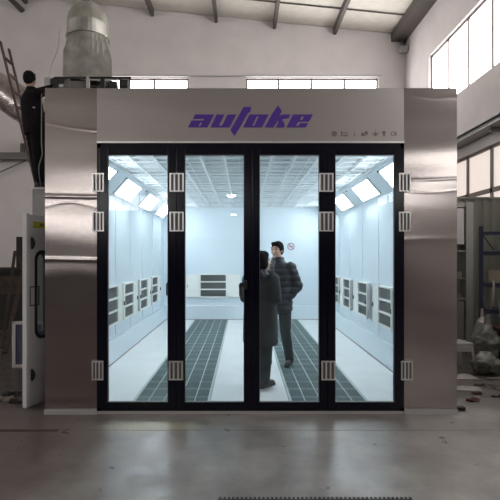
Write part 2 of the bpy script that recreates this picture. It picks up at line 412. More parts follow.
bpart('seam_backing', B((xa-.03, xa+.0, YF+.06, YF+.07, .05, TOP-.01), (xb, xb+.03, YF+.06, YF+.07, .05, TOP-.01), (xa, xb, YF+.06, YF+.07, dz1+.02, TOP-.01)), M['greydark'])
bpart('base_rail', B((XL, xa, YF-.03, YF+.06, 0, .045), (xb, XR, YF-.03, YF+.06, 0, .045), (xa, xb, YF-.005, YF+.06, 0, .028)), M['greypaint'])
bpart('side_wall', B((XL, IL, YF+.06, YB+.06, 0, 3.12)), M['greypaint'])
bpart('side_wall', B((IR, XR, YF+.06, YB+.06, 0, 3.12)), M['greypaint'])
bpart('rear_wall', B((IL, IR, YB, YB+.06, 0, 3.12)), M['white'])
bpart('roof_panel', B((XL, XR, YF+.06, YB+.06, 3.12, 3.15)), M['greypaint'])
ifl = bpart('booth_floor', B((IL, -1.155, YF+.06, YB, 0, .02), (-.34, .48, YF+.06, YB, 0, .02), (1.31, IR, YF+.06, YB, 0, .02), (-1.155, -.34, YF+.06, 5.1, 0, .02), (.48, 1.31, YF+.06, 5.1, 0, .02)), M['boothfloor'])
# inner linings with panel seams
for q in ((IL, IL+.012, YF+.06, YB, .02, WZ+.1), (IR-.012, IR, YF+.06, YB, .02, WZ+.1)): bpart('wall_lining', B(q), M['white'])
for q in ((IL+.07, IL+.082, YF+.06, YB-.06, .02, .028), (IR-.082, IR-.07, YF+.06, YB-.06, .02, .028), (IL+.07, IR-.07, YB-.072, YB-.06, .02, .028)): bpart('floor_seal', B(q), M['icon'])
bm = bmesh.new()
for y in [5.4+1.0*i for i in range(7)]:
    box(bm, IL+.012, IL+.02, y-.012, y+.012, .36, WZ); box(bm, IR-.02, IR-.012, y-.012, y+.012, .36, WZ)
for x in (-.93, .06, 1.05): box(bm, x-.006, x+.006, YB-.008, YB, .36, CE)
bpart('panel_seam', bm, M['whitelow'])
bpart('kick_panel', B((IL+.012, IL+.07, YF+.06, YB, .02, .345), (IR-.07, IR-.012, YF+.06, YB, .02, .345), (IL+.07, IR-.07, YB-.06, YB, .02, .345), bev=.006), M['whitelow'])
# sloping light cove and ceiling
bm = bmesh.new()
poly_prism(bm, [(IL, WZ), (SLL, CE), (SLL, 3.1), (IL, 3.1)], [], YF+.06, YB)
poly_prism(bm, [(IR, WZ), (IR, 3.1), (SLR, 3.1), (SLR, CE)], [], YF+.06, YB)
bpart('light_cove', bm, M['white'])
ceil = bpart('filter_ceiling', B((SLL, SLR, YF+.06, YB, CE, CE+.04)), M['filter'])
bm = bmesh.new()
nx = 12
for i in range(nx+1):
    x = SLL+(SLR-SLL)*i/nx; w = .04 if i in (0, nx) else .015
    box(bm, x-w, x+w, YF+.06, YB, CE-.016, CE)
for j in range(24):
    y = 5.0+j*.3; box(bm, SLL, SLR, y-.03, y+.03, CE-.014, CE)
bpart('filter_frame', bm, M['bar'], ceil)
bm = bmesh.new()
for j in range(32):
    y = 5.0+j*.23; box(bm, SLL, SLR, y-.005, y+.005, CE-.012, CE-.002)
for i in range(16):
    x = SLL+(SLR-SLL)*(i+.5)/16; box(bm, x-.005, x+.005, YF+.06, YB, CE-.012, CE-.002)
bpart('filter_wire', bm, M['bar'], ceil)
for x in (SLL-.04, SLR+.04):
    for j in range(7):
        bm = bmesh.new(); ell(bm, (x, 5.6+j*1.0, CE-.055), (.015,)*3, sub=1); bpart('bolt', bm, M['blackmat'])
# logo on the fascia
def lp(pts, ox): return [(fx(ox+a/10)-bi.x, fz(100+b/10)) for a, b in pts]
letters = [
 ([(112,145),(300,145),(236,275),(40,275),(75,205),(195,205),(202,190),(88,190)], [[(165,226),(183,226),(162,262),(145,262)]], 184),
 ([(325,145),(405,145),(350,256),(380,256),(438,145),(523,145),(456,275),(265,275)], [], 184),
 ([(195,70),(272,70),(262,125),(242,128),(162,272),(105,362),(66,305),(80,275)], [], 224),
 ([(255,145),(447,145),(378,275),(190,275)], [[(328,165),(348,165),(302,258),(282,258)]], 224),
 ([(120,55),(158,112),(138,158),(165,145),(246,145),(226,182),(160,194),(190,250),(178,275),(100,275),(128,214),(114,212),(75,275),(-12,275),(60,140)], [], 266),
 ([(270,145),(470,145),(430,218),(322,218),(298,258),(322,258),(340,232),(421,232),(398,275),(205,275)], [[(358,165),(380,165),(362,200),(340,200)]], 266)]
for (o, h, ox) in letters:
    bm = bmesh.new(); poly_prism(bm, lp(o, ox), [lp(q, ox) for q in h], -.004, .001); obj('logo_letter', bm, M['logo'], fas)
def ring(bm, cx, cz, r, w, y=-.003, n=18):
    poly_prism(bm, [(cx+r*math.cos(2*PI*k/n), cz+r*math.sin(2*PI*k/n)) for k in range(n)], [[(cx+(r-w)*math.cos(2*PI*k/n), cz+(r-w)*math.sin(2*PI*k/n)) for k in range(n)]], y, .001)
def rc(bm, a, b, c, d): poly_prism(bm, [(a, c), (b, c), (b, d), (a, d)], [], -.003, .001)
icx = [fx(p)-bi.x for p in (334.2, 344.3, 354.6, 364.5, 375.5, 384, 393)]; zc = fz(133.8)
for k, cx in enumerate(icx):
    bm = bmesh.new()
    if k == 0: ring(bm, cx, zc, .026, .009); rc(bm, cx-.012, cx+.012, zc-.01, zc+.01)
    if k == 1: rc(bm, cx-.032, cx-.02, zc-.024, zc+.024); rc(bm, cx-.016, cx+.03, zc+.004, zc+.012); rc(bm, cx-.016, cx+.02, zc-.024, zc-.014); rc(bm, cx+.02, cx+.03, zc-.024, zc+.0)
    if k == 2: rc(bm, cx-.004, cx+.003, zc-.012, zc+.01); rc(bm, cx-.008, cx+.008, zc-.022, zc-.016)
    if k == 3: rc(bm, cx-.032, cx-.004, zc-.02, zc+.008); rc(bm, cx+.002, cx+.03, zc-.008, zc+.024); rc(bm, cx-.004, cx+.012, zc-.022, zc-.014)
    if k == 4: rc(bm, cx-.03, cx+.03, zc-.005, zc+.005); rc(bm, cx-.004, cx+.004, zc-.022, zc+.024); rc(bm, cx-.018, cx+.018, zc-.018, zc-.012)
    if k == 5: rc(bm, cx-.016, cx+.014, zc-.004, zc+.026); rc(bm, cx-.009, cx+.009, zc-.026, zc-.008)
    if k == 6: ring(bm, cx, zc, .022, .007); rc(bm, cx+.022, cx+.034, zc-.016, zc+.016)
    obj('icon_mark', bm, M['icon'], fas)

# door frame and four folding leaves
zb, zt = fz(411), dz1-.012
bpart('door_frame', B((xa, xa+.035, YF-.005, YF+.06, zb, zt), (xb-.035, xb, YF-.005, YF+.06, zb, zt), (xa, xb, YF-.005, YF+.06, zt-.045, zt), (xa, xb, YF-.005, YF+.06, .028, zb+.03)), M['black'])
lx = [(99.5, 176.3, 108, 168), (176.7, 251.6, 185, 244), (252.2, 327, 259.5, 319), (327.4, 401.5, 335, 394)]
gt, gb = fz(155), fz(402)
dlabels = ['black framed glass door leaf at the left end', None, None, None]
for i, (a, b, g0, g1) in enumerate(lx):
    A, Bx, G0, G1 = fx(a), fx(b), fx(g0), fx(g1); z0, z1 = zb+.03, zt-.045
    bm = B((A, G0, YF-.015, YF+.035, z0, z1), (G1, Bx, YF-.015, YF+.035, z0, z1), (G0, G1, YF-.015, YF+.035, gt, z1), (G0, G1, YF-.015, YF+.035, z0, gb), bev=.004)
    lf = bpart('door_leaf', bm, M['black'])
    bm = B((G0-.005, G1+.005, YF+.008, YF+.014, gb-.005, gt+.005)); bpart('glass_pane', bm, M['glass'], lf)
    bm = bmesh.new()
    for (p, q, r_, s_) in ((G0, G0+.004, gb, gt), (G1-.004, G1, gb, gt), (G0, G1, gb, gb+.005), (G0, G1, gt-.004, gt)):
        box(bm, p, q, YF-.011, YF+.02, r_, s_)
    bpart('glazing_bead', bm, M['greydark'], lf)
    if i < 3: bpart('seal_strip', B((Bx-.02, Bx+.022, YF+.036, YF+.044, z0, z1)), M['blackmat'], lf)
    if i in (0, 3):
        for c in ((99, 177) if i == 0 else (326, 404)):
            for (ya, yb) in ((173.5, 192), (212, 231.5), (360.5, 379.5)):
                cx = fx(c+(0 if ya < 300 else (-.7 if c < 200 else 2))); w = .055 if c in (99, 404) else .068; h0, h1 = fz(yb), fz(ya)
                bm = bmesh.new(); y_ = YF-.034
                for q in (-w, -w*.42, w*.2, w*.8): box(bm, cx+q, cx+q+w*.2, y_, YF-.014, h0, h1, bev=.002)
                box(bm, cx-w, cx+w, YF-.03, YF-.014, h0, h0+.012); box(bm, cx-w, cx+w, YF-.03, YF-.014, h1-.012, h1)
                pk = bpart('hinge_plate', B((cx-w+.002, cx+w-.002, YF-.019, YF-.012, h0+.002, h1-.002)), M['greydark'], lf)
                bpart('hinge', bm, M['chrome'], lf)
    if i in (0, 1):
        hx = fx(166.6 if i == 0 else 240.3); 
        bm = bmesh.new(); hy = YF-.05 if i == 1 else YF+.05
        hx2 = hx+.035
        box(bm, hx-.012, hx+.014, hy-.01, hy+.012, fz(296), fz(283.5), bev=.004); box(bm, hx-.005, hx2+.03, hy-.01, hy+.01, fz(287), fz(282.5), bev=.004)
        box(bm, hx2, hx2+.03, min(hy, YF-.012), max(hy, YF+.012), fz(289), fz(280), bev=.004)
        bpart('door_handle', bm, M['blackmat'], lf)

# light boxes in the cove
yl = [(5.5, 6.5), (7.15, 8.12), (8.85, 9.82), (10.5, 11.5)]
ordn = ['nearest the doors', 'second from the doors', 'third from the doors', 'farthest from the doors']
def cove_light(side, y0, y1, lab):
    x, sx = (IL, 1) if side == 'left' else (IR, -1)
    dx = abs((SLL if sx == 1 else SLR)-x); ang = math.atan2(CE-WZ, dx)
    t = thing('light_box', lab, 'ceiling light', (x+sx*dx/2, (y0+y1)/2, (WZ+CE)/2), group='booth light boxes')
    L = (y1-y0)/2; W = .135
    rot = Matrix.Rotation(-sx*ang if sx == 1 else ang, 4, 'Y')
    rot = Matrix.Rotation(-ang*sx, 4, 'Y')
    fr = B((-W-.02, -W, -L, L, -.028, .0), (W, W+.02, -L, L, -.028, 0), (-W-.02, W+.02, -L-.02, -L, -.028, 0), (-W-.02, W+.02, L, L+.02, -.028, 0))
    df = B((-W, W, -L, L, -.018, -.006))
    bmesh.ops.transform(fr, matrix=rot, verts=fr.verts); bmesh.ops.transform(df, matrix=rot, verts=df.verts)
    obj('frame', fr, M['bar'], t); obj('diffuser', df, M['tube'], t)
for k, (a, b) in enumerate(yl):
    for s in ('left', 'right'): cove_light(s, a, b, 'lit light box on the booth\'s %s cove, %s' % (s, ordn[k]))

# louvred cabinets on walls: local x = along wall, -y = out of the wall
def louvre_proto():
    t = thing('louvered_cabinet', 'x', 'wall cabinet', group='louvred wall cabinets in the booth')
    W, H = .31, .54
    fr = [(-W-.02, W+.02, -.045, 0, H, H+.025), (-W-.02, W+.02, -.045, 0, -.0, .025), (-W-.02, -W+.01, -.045, 0, 0, H), (W-.01, W+.02, -.045, 0, 0, H), (-W, W, -.042, -.0, H*.333, H*.333+.03), (-W, W, -.042, -.0, H*.666, H*.666+.03)]
    obj('housing', B(*fr), M['cabwhite'], t); obj('back_panel', B((-W, W, -.015, 0, .01, H)), M['grill'], t)
    for r in range(3):
        z0 = .03+r*H/3
        bm = bmesh.new()
        for k in range(6): box(bm, -W+.02, W-.02, -.035, -.018, z0+.012+k*.023, z0+.021+k*.023)
        obj('louvre', bm, M['grillbar'], t)
    return t
LP = louvre_proto()
def copy_tree(o, parent=None):
    c = o.copy(); COL.objects.link(c)
    if parent: c.parent = parent
    for ch in list(o.children): copy_tree(ch, c)
    return c
spots = [((-.74+.03, YB-.002, .54), 0, 'open white louvred cabinet on the rear wall of the booth', (.03, .03))]
yl2 = [7.08, 8.12, 9.34, 10.5]; yr2 = [6.95, 8.25, 9.5, 10.55]
for k, y in enumerate(yl2):
    spots.append(((IL+.014, y, .54), PI/2, 'white louvred cabinet on the left booth wall, %s' % ['nearest the doors', 'second from the doors', 'third from the doors', 'nearest the rear wall'][k], (.16, .1)))
for k, y in enumerate(yr2):
    spots.append(((IR-.014, y, .54), -PI/2, 'white louvred cabinet on the right booth wall, %s' % ['nearest the doors', 'second from the doors', 'third from the doors', 'nearest the rear wall'][k], (.12, .3)))
for k, (loc, rz, lab, an) in enumerate(spots):
    t = LP if k == 0 else copy_tree(LP)
    t.location = loc; t.rotation_euler = (0, 0, rz); t['label'] = lab
for k, t in enumerate([o for o in COL.objects if o.name.startswith('louvered_cabinet')]):
    an = spots[k][3]; 
    wide = .31 if k == 0 else .21
    for s, a in ((-1, an[0]), (1, an[1])):
        bm = B((0, wide, -.012, 0, 0, .54)) if s == 1 else B((-wide, 0, -.012, 0, 0, .54))
        d = obj('door', bm, M['cabwhite'], t); d.location = (s*.335, -.03, .012); d.rotation_euler = (0, 0, -s*a)
        xx = s*(wide-.03); obj('latch', B((xx-.007, xx+.007, -.03, -.012, .23, .29)), M['greydark'], d)

# floor gratings
def grating(x0, x1, lab):
    t = thing('floor_grating', lab, 'floor grating', ((x0+x1)/2, 8.52, .0), group='booth floor gratings')
    hw = (x1-x0)/2; hl = (YB-5.1)/2-.03
    hl = 3.38
    obj('filter_bed', B((-hw, hw, -hl, hl, .001, .006)), M['pit'], t)
    bm = bmesh.new()
    k = 0; y = -hl
    while y < hl-.02: box(bm, -hw+.01, hw-.01, y, y+.014, .008, .018); y += .04
    obj('cross_bars', bm, M['grate'], t)
    bm = bmesh.new()
    n = 5
    for i in range(n+1):
        x = -hw+(2*hw)*i/n; w = .0045 if 0 < i < n else .013; x = min(max(x, -hw+w), hw-w)
        box(bm, x-w, x+w, -hl, hl, .007, .021)
    y = -hl+.22
    while y < hl: box(bm, -hw, hw, y-.003, y+.003, .008, .0205); y += .33
    obj('grating_strips', bm, M['grateline'], t)
grating(-1.15, -.345, 'long dark grey-green grating in the booth floor on the left')
grating(.485, 1.305, 'long dark grey-green grating in the booth floor on the right, under the people')
# round sign on the rear wall
t = thing('no_smoking_sign', 'small round no smoking sign on the booth rear wall beside the man', 'sign', (X(291, YB-.01), YB-.004, Z(246.5, YB)))
bm = bmesh.new(); poly_prism(bm, [(.08*math.cos(2*PI*k/28), .08*math.sin(2*PI*k/28)) for k in range(28)], [], -.004, .003); obj('plate', bm, M['signwhite'], t)
bm = bmesh.new(); ring(bm, 0, 0, .086, .015, -.008, 28); poly_prism(bm, [(-.062, .05), (-.05, .062), (.062, -.05), (.05, -.062)], [], -.007, .001); obj('ring', bm, M['signred'], t)
bm = bmesh.new(); poly_prism(bm, rect(-.045, .03, -.008, .008), [], -.006, .001); poly_prism(bm, rect(.034, .044, -.008, .03), [], -.006, .001); obj('cigarette', bm, M['icon'], t)

# ------------------------------------------------------------------ left of the booth
# open service door
dt = thing('service_door', 'pale grey service door with a rounded black-rimmed window, standing ajar at the booth left side', 'door', (-1.965, 5.78, 0))
ang = math.atan2(5.03-5.78, -2.2+1.965)         # towards the free edge
LD = math.hypot(.75, .235)
dt.rotation_euler = (0, 0, ang)
# local +x runs from hinge to free edge; the visible (booth) face is local +y
zw0, zw1, wx0, wx1 = .69, 1.57, LD-.33, LD-.145
bm = bmesh.new()
def rr(x0, x1, z0, z1, r, n=6):
    pts = []
    for cx, cz, a0 in ((x1-r, z1-r, 0), (x0+r, z1-r, PI/2), (x0+r, z0+r, PI), (x1-r, z0+r, 1.5*PI)):
        for k in range(n+1): a = a0+PI/2*k/n; pts.append((cx+r*math.cos(a), cz+r*math.sin(a)))
    return pts
poly_prism(bm, rect(0, LD-.05, .0, 1.95), [rr(wx0, wx1, zw0, zw1, .085)], -.02, .02); obj('door_panel', bm, M['doorpaint'], dt)
obj('edge_profile', B((LD-.05, LD, -.026, .026, 0, 1.96), bev=.006), M['dooredge'], dt)
bm = bmesh.new(); poly_prism(bm, rr(wx0-.02, wx1+.02, zw0-.02, zw1+.02, .1), [rr(wx0+.012, wx1-.012, zw0+.012, zw1-.012, .075)], -.028, .028); obj('window_rim', bm, M['blackmat'], dt)
obj('glass_pane', B((wx0, wx1, -.004, .004, zw0, zw1)), M['glass'], dt)
for z in (.32, 1.66):
    bm = bmesh.new(); loft(bm, [(LD-.07, .035, z-.06, .01, .01), (LD-.075, .045, z-.02, .02, .02), (LD-.075, .045, z+.02, .02, .02), (LD-.07, .035, z+.06, .01, .01)], 10); obj('latch', bm, M['blackmat'], dt)
bm = bmesh.new(); poly_prism(bm, rect(LD-.19, LD-.05, 1.02, 1.22), [rect(LD-.18, LD-.06, 1.03, 1.21)], .018, .026); obj('lock_plate', bm, M['blackmat'], dt)
obj('sticker', B((LD-.32, LD-.1, .02, .022, 1.82, 1.885)), M['yellow'], dt)
bm = bmesh.new(); box(bm, LD-.34, LD-.28, .0221, .023, 1.84, 1.865); box(bm, LD-.26, LD-.2, .0221, .023, 1.84, 1.865); obj('sticker_print', bm, M['greydark'], dt)

cab = thing('fan_cabinet', 'tall grey fan cabinet left of the booth, the worker standing on it', 'cabinet', (-2.58, 7.65, 0))
obj('body', B((-.46, .55, -.45, .45, .04, 2.49), bev=.01), M['greypaint'], cab)
obj('plinth', B((-.44, .53, -.43, .43, 0, .04)), M['greydark'], cab)
obj('access_panel', B((-.42, -.02, -.465, -.45, .3, 2.4), (.02, .48, -.465, -.45, .3, 2.4), bev=.004), M['greypaint'], cab)
obj('edge_trim', B((-.47, .56, -.46, .46, 2.49, 2.52)), M['dooredge'], cab)
for x in (-.1, .1): obj('panel_latch', B((x-.015, x+.015, -.485, -.465, 1.3, 1.42)), M['blackmat'], cab)
# platform above the cabinet carrying the duct
pl = thing('duct_platform', 'dark steel platform frame over the cabinet carrying the round duct', 'steel frame', (-2.3, 7.65, 2.58))
bm = bmesh.new()
for x in (-.42, .27):
    for y in (-.4, .4): box(bm, x-.03, x+.03, y-.03, y+.03, -.06, 1.53)
for y in (-.42, .42): box(bm, -.6, .68, y-.03, y+.03, 1.28, 1.34)
box(bm, -.42, .68, -.43, -.41, 1.515, 1.54); box(bm, -.42, .3, .41, .43, 1.515, 1.54)
for x in (-.58, .31, .66): box(bm, x-.02, x+.02, -.42, .42, 1.28, 1.34)
box(bm, .65, .67, -.43, -.41, 1.34, 1.54)
for y in (-.4, .4): box(bm, .63, .66, y-.02, y+.02, .572, 1.3)
obj('frame', bm, M['blackmat'], pl)
obj('deck', B((-.6, .68, -.42, .42, 1.34, 1.35)), M['darkstuff'], pl)
obj('back_panel', B((-.4, .32, .0, .03, 1.35, 1.54)), M['darkstuff'], pl)
obj('post', B((.04, .08, -.44, -.40, 1.34, 1.54)), M['greypaint'], pl)
obj('front_plate', B((-.22, .02, -.40, -.39, 1.35, 1.49)), M['greydark'], pl)
mb = thing('motor_box', 'small grey motor box on the platform beside the worker\'s hand', 'motor', (-2.70, 7.36, 3.931))
obj('casing', B((-.19, -.10, -.1, .1, 0, .2), bev=.008), M['greypaint'], mb)
obj('end_cap', B((.10, .16, -.1, .1, 0, .17), bev=.008), M['greydark'], mb)
obj('top_plate', B((-.1, .15, -.11, .11, .17, .195), bev=.004), M['dooredge'], mb)
bm = bmesh.new(); tube(bm, [(-.10, -.02, .09), (.10, -.02, .09)], .05, 14); obj('shaft', bm, M['chrome'], mb, True)
for i, (x, y, r) in enumerate(((-1.90, 7.3, .075), (-1.73, 7.3, .085))):
    bm = bmesh.new(); z = 3.931; tube(bm, [(x-.06, y, z+r), (x+.06, y, z+r)], r, 16); box(bm, x-.05, x+.05, y-.06, y+.06, z, z+.03)
    tag(obj('pulley_motor', bm, M['darkstuff'], None, False), ['dark rounded motor against the bright window, right beside the duct', 'larger dark rounded motor at the right end of the platform'][i], 'motor', 'dark motors on the platform')
# round duct elbow on a square hood
dy = 7.7; cx = -2.39
du = thing('exhaust_duct', 'large galvanised round duct elbow rising from a square hood above the booth corner', 'duct', (cx, dy, 4.13), .297)
bm = bmesh.new(); sx, sy = .345, .33; n = 32
def sq(t, s):
    c, si = math.cos(t), math.sin(t); m = max(abs(c), abs(si)); return (c/m*s[0], si/m*s[1])
rs = []
for z, k, r in ((0, 0, 0), (.33, 0, 0), (.40, .06, 0), (.62, .6, 0), (.76, 1, 0)):
    row = []
    for j in range(n):
        t_ = 2*PI*j/n; a = sq(t_, (sx, sy)); b = (.30*math.cos(t_), .30*math.sin(t_))
        row.append(bm.verts.new((a[0]*(1-k)+b[0]*k, a[1]*(1-k)+b[1]*k, z+(.06 if z in (.33, .40) else 0)*(-a[0]))))
    rs.append(row)
for a, b in zip(rs, rs[1:]):
    for j in range(n): bm.faces.new((a[j], a[(j+1) % n], b[(j+1) % n], b[j]))
bm.faces.new(rs[0][::-1]); bm.faces.new(rs[-1])
obj('hood', bm, M['galv'], du)
bm = bmesh.new(); tube(bm, [(0, 0, .74), (0, 0, .765)], .325, 32); tube(bm, [(0, 0, .765), (0, 0, .80)], .312, 32); obj('collar', bm, M['galv'], du)
bm = bmesh.new()
pts = [(0, t, z) for t, z in [(0, .78), (0, .93)]+[(.4-.4*math.cos(a), .93+.17*math.sin(a)) for a in [PI/2*k/6 for k in range(1, 7)]]+[(1.2, 1.10), (8.4, 1.10)]]
tube(bm, pts, .305, 32); obj('elbow', bm, M['galv'], du, False)
bm = bmesh.new()
for y in (.62, 1.6, 3, 5, 7): tube(bm, [(0, y, 1.10), (0, y+.04, 1.10)], .318, 32)
obj('seam_band', bm, M['galv'], du)
bm = bmesh.new(); tube(bm, spline([(-2.79, 7.2, 4.06), (-2.80, 7.3, 4.3), (-2.74, 7.4, 4.6), (-2.72, 7.42, 4.9)], 6), .006, 6)
tag(obj('cable', bm, M['greypaint']), 'thin pale cable hanging down the left side of the duct hood', 'cable')
# foil flexible duct
bm = bmesh.new()
path = spline([(-7.3, 9.0, 9.8), (-7.2, 9.0, 7), (-6.2, 9.0, 5.5), (-4.35, 9.0, 4.49), (-3.87, 9.0, 4.18), (-2.9, 9.0, 3.75), (-1.9, 9.0, 3.7), (-1.45, 9.0, 3.45), (-1.4, 9.0, 3.152)], 14)
rd = [.29+(.012 if i % 2 else -.006) for i in range(len(path))]
tube(bm, path, rd, 24); tag(obj('flexible_duct', bm, M['foil'], smooth=True), 'thick silver foil duct descending behind the ladder and the worker', 'duct')
# ladder
bm = bmesh.new()
ld = thing('ladder', 'tall narrow rusty ladder leaning against the foil duct at the left', 'ladder', (-2.74, 8.25, 0))
def lad(z): return -z*.2495
for y in (0, .3):
    bm = bmesh.new(); bar(bm, (0, y, 0), (lad(5.07), y, 5.07), .03, .045, up=(0, 1, 0)); obj('rail', bm, M['ladder'], ld)
z = .3
while z < 5:
    bm = bmesh.new(); bar(bm, (lad(z), .01, z), (lad(z), .29, z), .035); obj('rung', bm, M['ladder'], ld); z += .265
# dark bench, box, planks, filter frame
wb = thing('machine_bench', 'long dark workbench against the far left, below the plain wall', 'workbench', (-6.3, 9.95, 0))
obj('top', B((-2.4, 2.35, -.45, .45, 1.22, 1.3)), M['darkstuff'], wb); obj('body', B((-2.3, 2.25, -.38, .4, .1, 1.22)), M['darkstuff'], wb); obj('drawer', B((1.3, 2.15, -.41, -.38, .8, 1.15)), M['wood'], wb)
for x in (-2.2, 2.15): obj('leg', B((x-.05, x+.05, -.35, .35, 0, .1)), M['darkstuff'], wb)
tag(obj('tool_chest', B((-4.36, -3.98, 9.6, 10.1, 1.30, 1.90), bev=.01), M['darkstuff']), 'black upright chest standing on the right end of the dark workbench', 'tool chest')
for i, (a, b, w) in enumerate((((-3.72, 7.8, .02), (-4.02, 9.42, 1.75), .07), ((-3.95, 8.2, .02), (-4.3, 9.43, 1.62), .05), ((-3.45, 8.3, .02), (-4.2, 9.42, 1.55), .045))):
    bm = bmesh.new(); bar(bm, a, b, w, .03)
    tag(obj('timber_plank', bm, M['wood']), ['widest brown plank leaning on the dark workbench', 'thin leftmost plank leaning on the dark workbench', 'thin steeply slanted plank crossing in front of the wider one'][i], 'plank', 'planks leaning on the workbench')
t = thing('filter_panel', 'pale framed blue-grey filter panel standing on the floor behind the service door', 'panel', (-2.95, 6.9, 0), .1)
obj('frame', B((-.22, -.175, -.03, .03, 0, .63), (.175, .22, -.03, .03, 0, .63), (-.22, .22, -.03, .03, 0, .04), (-.22, .22, -.03, .03, .59, .63)), M['dooredge'], t)
obj('sheet', B((-.175, .175, -.01, .01, .04, .59)), M['bluepane'], t)
# threshold strip and joint in the floor
struct('trim_3', B((-6, -1.62, 4.36, 4.40, 0, .006)), M['wood'])
struct('trim_4', B((-1.62, 5.2, 4.385, 4.395, 0, .001)), M['greydark'])
# crumpled scraps
def scrap(x, y, s, m, lab, cat='scrap', grp=None, flat=.3, z=0, seed=0):
    bm = bmesh.new(); bmesh.ops.create_grid(bm, x_segments=8, y_segments=8, size=.5)
    for v in bm.verts:
        n = noise.noise_vector(Vector((v.co.x*3+seed, v.co.y*3, seed*.7)))
        v.co = Vector((v.co.x*s[0]+n.x*s[0]*.25, v.co.y*s[1]+n.y*s[1]*.25, abs(n.z)*s[0]*flat))
    r = bmesh.ops.solidify(bm, geom=bm.faces[:], thickness=.004)
    zz = min(v.co.z for v in bm.verts)
    bmesh.ops.translate(bm, verts=bm.verts, vec=(0, 0, -zz))
    o = obj('scrap' if cat == 'scrap' else cat, bm, m, None, False); o.location = (x, y, z+.001); return tag(o, lab, cat, grp)
for i, (x, y, s, m, lab) in enumerate((
    (-2.52, 5.32, (.16, .12), 'paper', 'pale crumpled scrap on the floor at the far left edge'),
    (-2.36, 5.22, (.14, .09), 'blackmat', 'black crumpled scrap between the pale scraps on the left floor'),
    (-2.28, 5.38, (.13, .09), 'filmw', 'pale crumpled scrap nearest the service door'),
    (-2.55, 5.52, (.18, .1), 'blackmat', 'black crumpled scrap behind the pale ones at the left edge'))):
    scrap(x, y, s, M[m], lab, 'scrap', 'scraps on the left floor', seed=i*5.1)

# ------------------------------------------------------------------ right of the booth
bm = bmesh.new()
x = 2.4; PY = 9.85; prof = []
while x < 5.0:
    prof += [(x, PY), (x+.06, PY), (x+.09, PY+.03), (x+.15, PY+.03)]; x += .18
prof.append((x, PY))
cols = [[bm.verts.new((a, b, z)) for b, z in ((b, 0), (b, 2.65), (PY+.06, 2.65), (PY+.06, 0))] for a, b in prof]
for p, q in zip(cols, cols[1:]):
    for k in range(4): bm.faces.new((p[k], q[k], q[(k+1) % 4], p[(k+1) % 4]))
bm.faces.new(cols[0]); bm.faces.new(cols[-1][::-1])
pt = tag(obj('siding_partition', bm, M['siding']), 'ribbed grey-green metal partition below the low windows on the right', 'partition', kind='structure')
obj('cap_rail', B((2.35, 5.18, PY-.03, PY+.07, 2.65, 2.69)), M['siding'], pt)
lk = thing('glazed_locker', 'tall grey-green metal locker with a pale upper door, beside the booth right side', 'locker', (3.44, 8.7, 0))
obj('carcass', B((-.46, .46, .2, .22, 0, 2.42), (-.46, -.43, -.2, .2, 0, 2.42), (.43, .46, -.2, .2, 0, 2.42), (-.46, .46, -.2, .2, 2.36, 2.44), (-.46, .46, -.2, .2, 0, .08), (-.43, .43, -.18, .2, 1.6, 1.63), (-.43, .43, -.18, .2, 1.13, 1.16), (-.43, .43, -.18, .2, .78, .81)), M['locker'], lk)
obj('door', B((-.42, .31, -.22, -.2, 1.73, 2.34)), M['dooredge'], lk)
obj('stile', B((.34, .46, -.24, -.2, 0, 2.44)), M['locker'], lk)
obj('lower_door', B((-.42, .31, -.22, -.2, .1, .76)), M['siding'], lk)
for i, (x, z, w, h, d) in enumerate(((3.66, 1.16, .2, .16, .1), (3.62, .81, .26, .1, .1))):
    bm = bmesh.new(); box(bm, -w/2, w/2, -d/2, d/2, 0, h*.6, bev=.012); ell(bm, (0, 0, h*.6), (w*.3, d*.3, h*.35), sub=2)
    o = obj('tin', bm, M['plastic']); o.location = (x, 8.62, z+.001); tag(o, ['pale rounded tin on the upper open shelf of the locker', 'low pale tin on the lower open shelf of the locker'][i], 'tin', 'tins in the locker')
rk = thing('storage_rack', 'dark blue steel storage rack at the right edge', 'shelf rack', (3.62, 7.6, 0), -.436)
def rkp(x, y): x -= 3.62; y -= 7.6; return (3.62+math.cos(.436)*x+math.sin(.436)*y, 7.6-math.sin(.436)*x+math.cos(.436)*y)
RW = 1.4
for x in (0, RW):
    for y in (0, .5): obj('upright', B((x-.03, x+.03, y-.03, y+.03, 0, 1.98)), M['bluesteel'], rk)
for z in (.25, .72, 1.12, 1.6): obj('shelf', B((-.02, RW+.02, -.03, .53, z-.06, z)), M['bluesteel'], rk)
bm = bmesh.new(); bar(bm, (0, -.02, 1.88), (RW, -.02, 1.88), .02, .03); bar(bm, (0, .5, 1.88), (RW, .5, 1.88), .02, .03); obj('top_beam', bm, M['bluesteel'], rk)
bm = bmesh.new(); bar(bm, (.02, -.01, 1.85), (.17, -.01, 1.62), .015, .04, up=(0, 1, 0)); obj('diagonal_brace', bm, M['bluesteel'], rk)
def carton(x, y, z, w, d, h, m, lab, cat='box'):
    t = tag(obj('carton', B((-w/2, w/2, -d/2, d/2, 0, h), bev=.008), m), lab, cat); t.location = (*rkp(x, y), z+.001); t.rotation_euler = (0, 0, -.436)
    obj('tape', B((-w/2-.001, w/2+.001, -.02, .02, h-.03, h+.002)), M['paper'], t); return t
carton(3.80, 7.8, 1.12, .16, .3, .2, M['tan'], 'tan carton on the middle shelf of the blue rack, next to the upright')
carton(4.02, 7.8, 1.12, .2, .3, .22, M['orange'], 'rust orange carton on the middle shelf of the blue rack')
carton(3.98, 7.8, 1.6, .2, .3, .16, M['paper'], 'pale grey carton on the top shelf of the blue rack')
carton(4.0, 7.78, .72, .26, .3, .16, M['filmw'], 'pale pinkish packet on the lower shelf of the blue rack')
